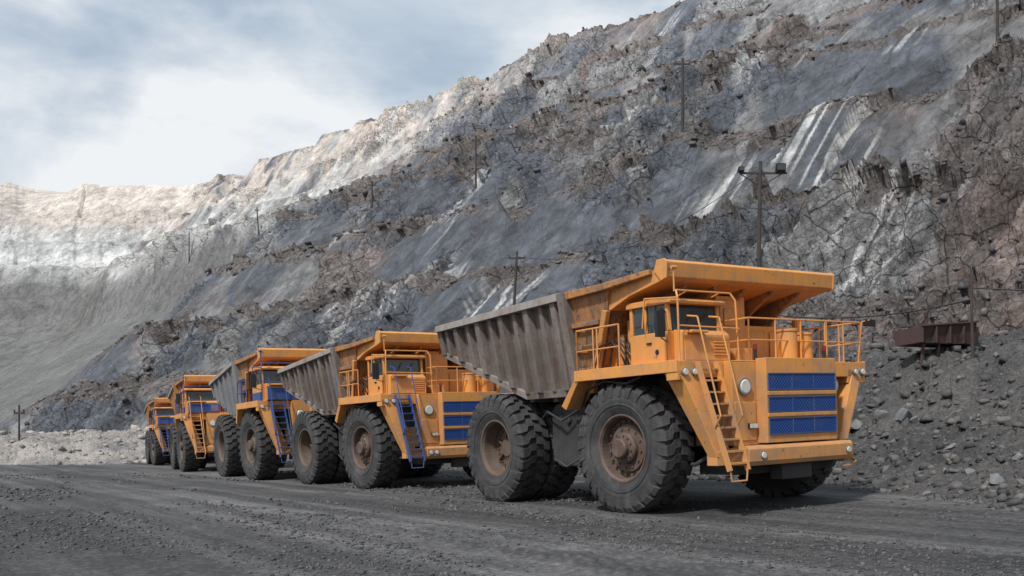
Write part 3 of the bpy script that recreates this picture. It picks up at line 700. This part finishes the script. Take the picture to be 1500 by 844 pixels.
    rails(b,[(2.12,-.85,3.36),(2.12,1.75,3.36)],.98,step=.87,mid=(.5,)); rails(b,[(2.12,1.8,3.34),(2.12,3.05,3.34),(.3,3.05,3.34)],1.0,step=.62)
    rails(b,[(2.12,-.85,3.36),(1.1,-.85,3.36)],.98,step=1.0)
    obj('railing',b.mesh('railing',[RAILM]),root)
    b=MB()
    for k in range(5):
        yk=-2.9+.12*k; b.tube([(-.9+.15*k,yk,3.36),(-.6+.1*k,yk-.05,3.9+.06*k),(-.2,yk,4.0),(.05,yk+.1,3.6),(.05,yk+.2,3.36)],.022)
    b.tube([(.9,-3.0,3.1),(.4,-3.02,2.98),(-.4,-3.0,3.08),(-1.2,-2.9,2.9),(-1.7,-2.7,2.5)],.03)
    obj('hose',b.mesh('hose',[BLACK]),root)
    def wheel(x,yc,side,rm,steer=0):
        a=random.uniform(0,6)
        r=obj('wheel',rm,root,loc=(x,yc,1.5))
        r.rotation_euler=(0,a,steer) if side<0 else (0,a,math.pi+steer)
        obj('tyre',TY,r); return r
    for x,yc,s,rm in ((0,-2.52,-1,RF),(0,2.52,1,RF),(-5.5,-2.52,-1,RR),(-5.5,-1.45,1,RR),(-5.5,2.52,1,RR),(-5.5,1.45,-1,RR)):
        wheel(x,yc,s,rm,steer=0.06 if x==0 else 0)
    return root
truck((2.5,21.67),33,0.045,'A','orange mining dump truck with orange ladder, parked beside gravel bank',tail=-8.4,tb=4.35)
truck((-5.55,34.3),34,0.04,'A2','orange mining dump truck with blue ladder and scraped steel body',tail=-8.0,zt=4.9,tb=4.1)
truck((-12.35,44.1),30,0.04,'B','orange dump truck with blue railings and pale grey short body',tail=-7.3,xs=1.08,zt=4.7,tb=3.9,bodym=BODYB)
truck((-20.7,58.5),25,0.03,'B','dusty orange dump truck with blue panel and orange ladder',tail=-6.9,zt=4.8,xs=1.05,ladm=ORANGE,bodym=ORANGE_OLD_SHADED)
truck((-29.0,75.5),26,0.03,'B','orange and blue dump truck at the end of the row',tail=-6.7,zt=4.8,xs=.95,bodym=ORANGE_OLD_SHADED)

# ---------------------------------------------------------------- poles
def pole(px,pb,pt,arm=0,r=0.14,lean=0.0,flood=False,label='thin wooden utility pole standing on rock bench',off=2.2):
    P=hit(px,pb)
    if P is None: return None
    h=(pb-pt)*P.y/F+0.0
    k=(P.y-off)/P.y; P=Vector((P.x*k,P.y-off,P.z-off*0.15))   # stands just in front of the rock relief
    b=MB(); b.cyl((0,0,-off*1.3-1),(lean*h,0,h),r,8,r*.7)
    if arm:
        b.box(lean*h-arm/2,lean*h+arm/2,-.09,.09,h-.9,h-.70)
        for k in (-.45,0,.45): b.cyl((lean*h+arm*k,0,h-.74),(lean*h+arm*k,0,h-.45),.08,6)
    if flood:
        b.box(lean*h-1.9,lean*h+2.4,-.08,.08,h-1.15,h-.98); b.tube([(lean*h-1.9,0,h-1.1),(lean*h,0,h-2.3),(lean*h+2.0,0,h-1.1)],.05)
    root=bpy.data.objects.new('lamp_post' if flood else 'utility_pole',b.mesh('utility_pole',[WOOD])); COL.objects.link(root)
    root.location=P; root['label']=label; root['category']='lamp post' if flood else 'utility pole'
    if not flood: root['group']='utility poles on the quarry benches'
    if flood:
        for xx,s_ in ((-1.5,.45),(2.1,.75)):
            c=MB(); c.hexa([(xx-.6*s_,-.25,h-.98),(xx+.6*s_,-.25,h-.98),(xx+.6*s_,.2,h-.98),(xx-.6*s_,.2,h-.98),(xx-.6*s_,-.35,h-.98+.95*s_),(xx+.6*s_,-.35,h-.98+.95*s_),(xx+.5*s_,.15,h-.98+.85*s_),(xx-.5*s_,.15,h-.98+.85*s_)])
            c.box(xx-.5*s_,xx+.5*s_,-.41,-.37,h-.98+.15*s_,h-.98+.8*s_,1)
            obj('floodlight',c.mesh('floodlight',[BLACK,GLASS]),root)
    return P+Vector((lean*h,0,h-.6))
a1=pole(1109,402,250,0,.24,0.03,True,'tall dark lamp post with two floodlights',off=5)
a2=pole(750,459,370,2.0,.2,0.08,label='leaning wooden pole with crossarm on rubble')
pole(1000,171,104,2.2,.28,off=7); pole(697,264,206,1.4,.22,off=4); pole(545,314,270,1.4,.22,off=4); pole(380,342,306,1.0,.2,-.1,label='leaning thin utility pole on rock bench')
a3=pole(1426,524,398,0,.06,-.03,label='thin rusty steel pole beside ore bin',off=.3); pole(28,640,590,1.0,.12); pole(277,372,340,0,.2); pole(1461,30,-2,0,.2)
def cable(p,q_,sag,r=0.03):
    b=MB(); pts=[]
    for i in range(25):
        k=i/24; v=p.lerp(q_,k); v.z-=sag*4*k*(1-k); pts.append(v)
    b.tube(pts,r,5); o=obj('power_cable',b.mesh('power_cable',[BLACK])); o['label']='thin black cable sagging between poles above the bank'; o['category']='cable'; o['group']='cables strung between the poles'
if a1 and a3:
    cable(a2,a1,3.0)
    e=a3+Vector((14,-6,0.3)); cable(a3,e,.6,.025); cable(a3+Vector((0,0,-.4)),Vector((9,38,7.2)),.5,.025)

# ---------------------------------------------------------------- ore bin on legs
P=hit(1368,524)
s=P.y/F
b=MB(); w=46*s; h0=16*s; h1=43*s
b.hexa([(-w,-.6,h0),(w,-.6,h0),(w,.6,h0),(-w,.6,h0),(-w,-.8,h1*.92),(w,-.8,h1*1.12),(w,.8,h1*1.12),(-w,.8,h1*.92)])
for k in range(5):
    xx=-w+2*w*k/4; b.box(xx-.03,xx+.03,-.84,-.55,h0,h1*.95)
b.hexa([(-w-.05,-.87,h1*.89),(w+.05,-.87,h1*1.09),(w+.05,-.8,h1*1.09),(-w-.05,-.8,h1*.89),(-w-.05,-.87,h1*.95),(w+.05,-.87,h1*1.15),(w+.05,-.8,h1*1.15),(-w-.05,-.8,h1*.95)])
bin_=obj('ore_bin',b.mesh('ore_bin',[RUST]),None,0.01); bin_.location=P; bin_.rotation_euler=(0,0.0,0.25)
bin_['label']='long rusty steel ore bin raised on legs'; bin_['category']='ore bin'
for xx in (-.85,-.3,.3,.85):
    b=MB(); b.beam((xx*w,-.5,-.8),(xx*w+.12,-.5,h0+.02),.08,.08)
    obj('leg',b.mesh('leg',[RUST]),bin_)

# ---------------------------------------------------------------- sky, sun, camera
EL=math.radians(50); AZ=math.radians(214)
world=bpy.data.worlds.new('World'); scene.world=world; world.use_nodes=True
nt=world.node_tree; bg=nt.nodes['Background']
sky=nt.nodes.new('ShaderNodeTexSky'); sky.sky_type='NISHITA'; sky.sun_disc=False; sky.sun_elevation=EL; sky.sun_rotation=AZ; sky.air_density=1.0; sky.dust_density=1.5
tc=nt.nodes.new('ShaderNodeTexCoord').outputs['Generated']
mp=mapping(nt,tc,(1.0,1.0,2.0),(0,0,0.9))
n1=noise(nt,mp,3.2,9,0.54,0.35); n2=noise(nt,mapping(nt,tc,(1.0,1.0,2.4),(0,0,2.1)),4.2,8,0.55,0.3)
sp=nt.nodes.new('ShaderNodeSeparateXYZ'); L(nt,tc,sp.inputs[0])
lowz=ramp(nt,sp.outputs[2],[(0.20,0.24),(0.46,0.03)])
cov=mix(nt,1.0,n1,lowz,'ADD')
cf=ramp(nt,cov,[(0.40,0.22),(0.62,1.0)])
lw2=ramp(nt,sp.outputs[2],[(0.20,0.12),(0.42,0.0)])
ccol=ramp(nt,mix(nt,1.0,n2,lw2,'ADD'),[(0.40,(5.6,6.5,7.5)),(0.62,(8.9,9.2,9.5))])
bl=mix(nt,0.7,sky.outputs[0],(2.9,4.3,6.0))
fin=mix(nt,cf,bl,ccol); L(nt,fin,bg.inputs['Color']); bg.inputs['Strength'].default_value=0.097
sd=bpy.data.lights.new('sun','SUN'); sd.energy=3.7; sd.angle=math.radians(5); sd.color=(1.0,0.97,0.935)
so=bpy.data.objects.new('sun',sd); COL.objects.link(so)
dirv=Vector((math.sin(AZ)*math.cos(EL),math.cos(AZ)*math.cos(EL),math.sin(EL)))
so.rotation_euler=dirv.to_track_quat('Z','Y').to_euler(); so.location=(0,0,60)
cd=bpy.data.cameras.new('camera'); cam=bpy.data.objects.new('camera',cd); COL.objects.link(cam)
cam.location=(0,0,CH); cam.rotation_euler=(math.pi/2,0,0); cd.lens=36*F/1500; cd.sensor_width=36; cd.shift_y=(HY-422)/1500; cd.clip_end=4000
scene.camera=cam
scene.view_settings.view_transform='Standard'; scene.view_settings.look='None'; scene.view_settings.exposure=0
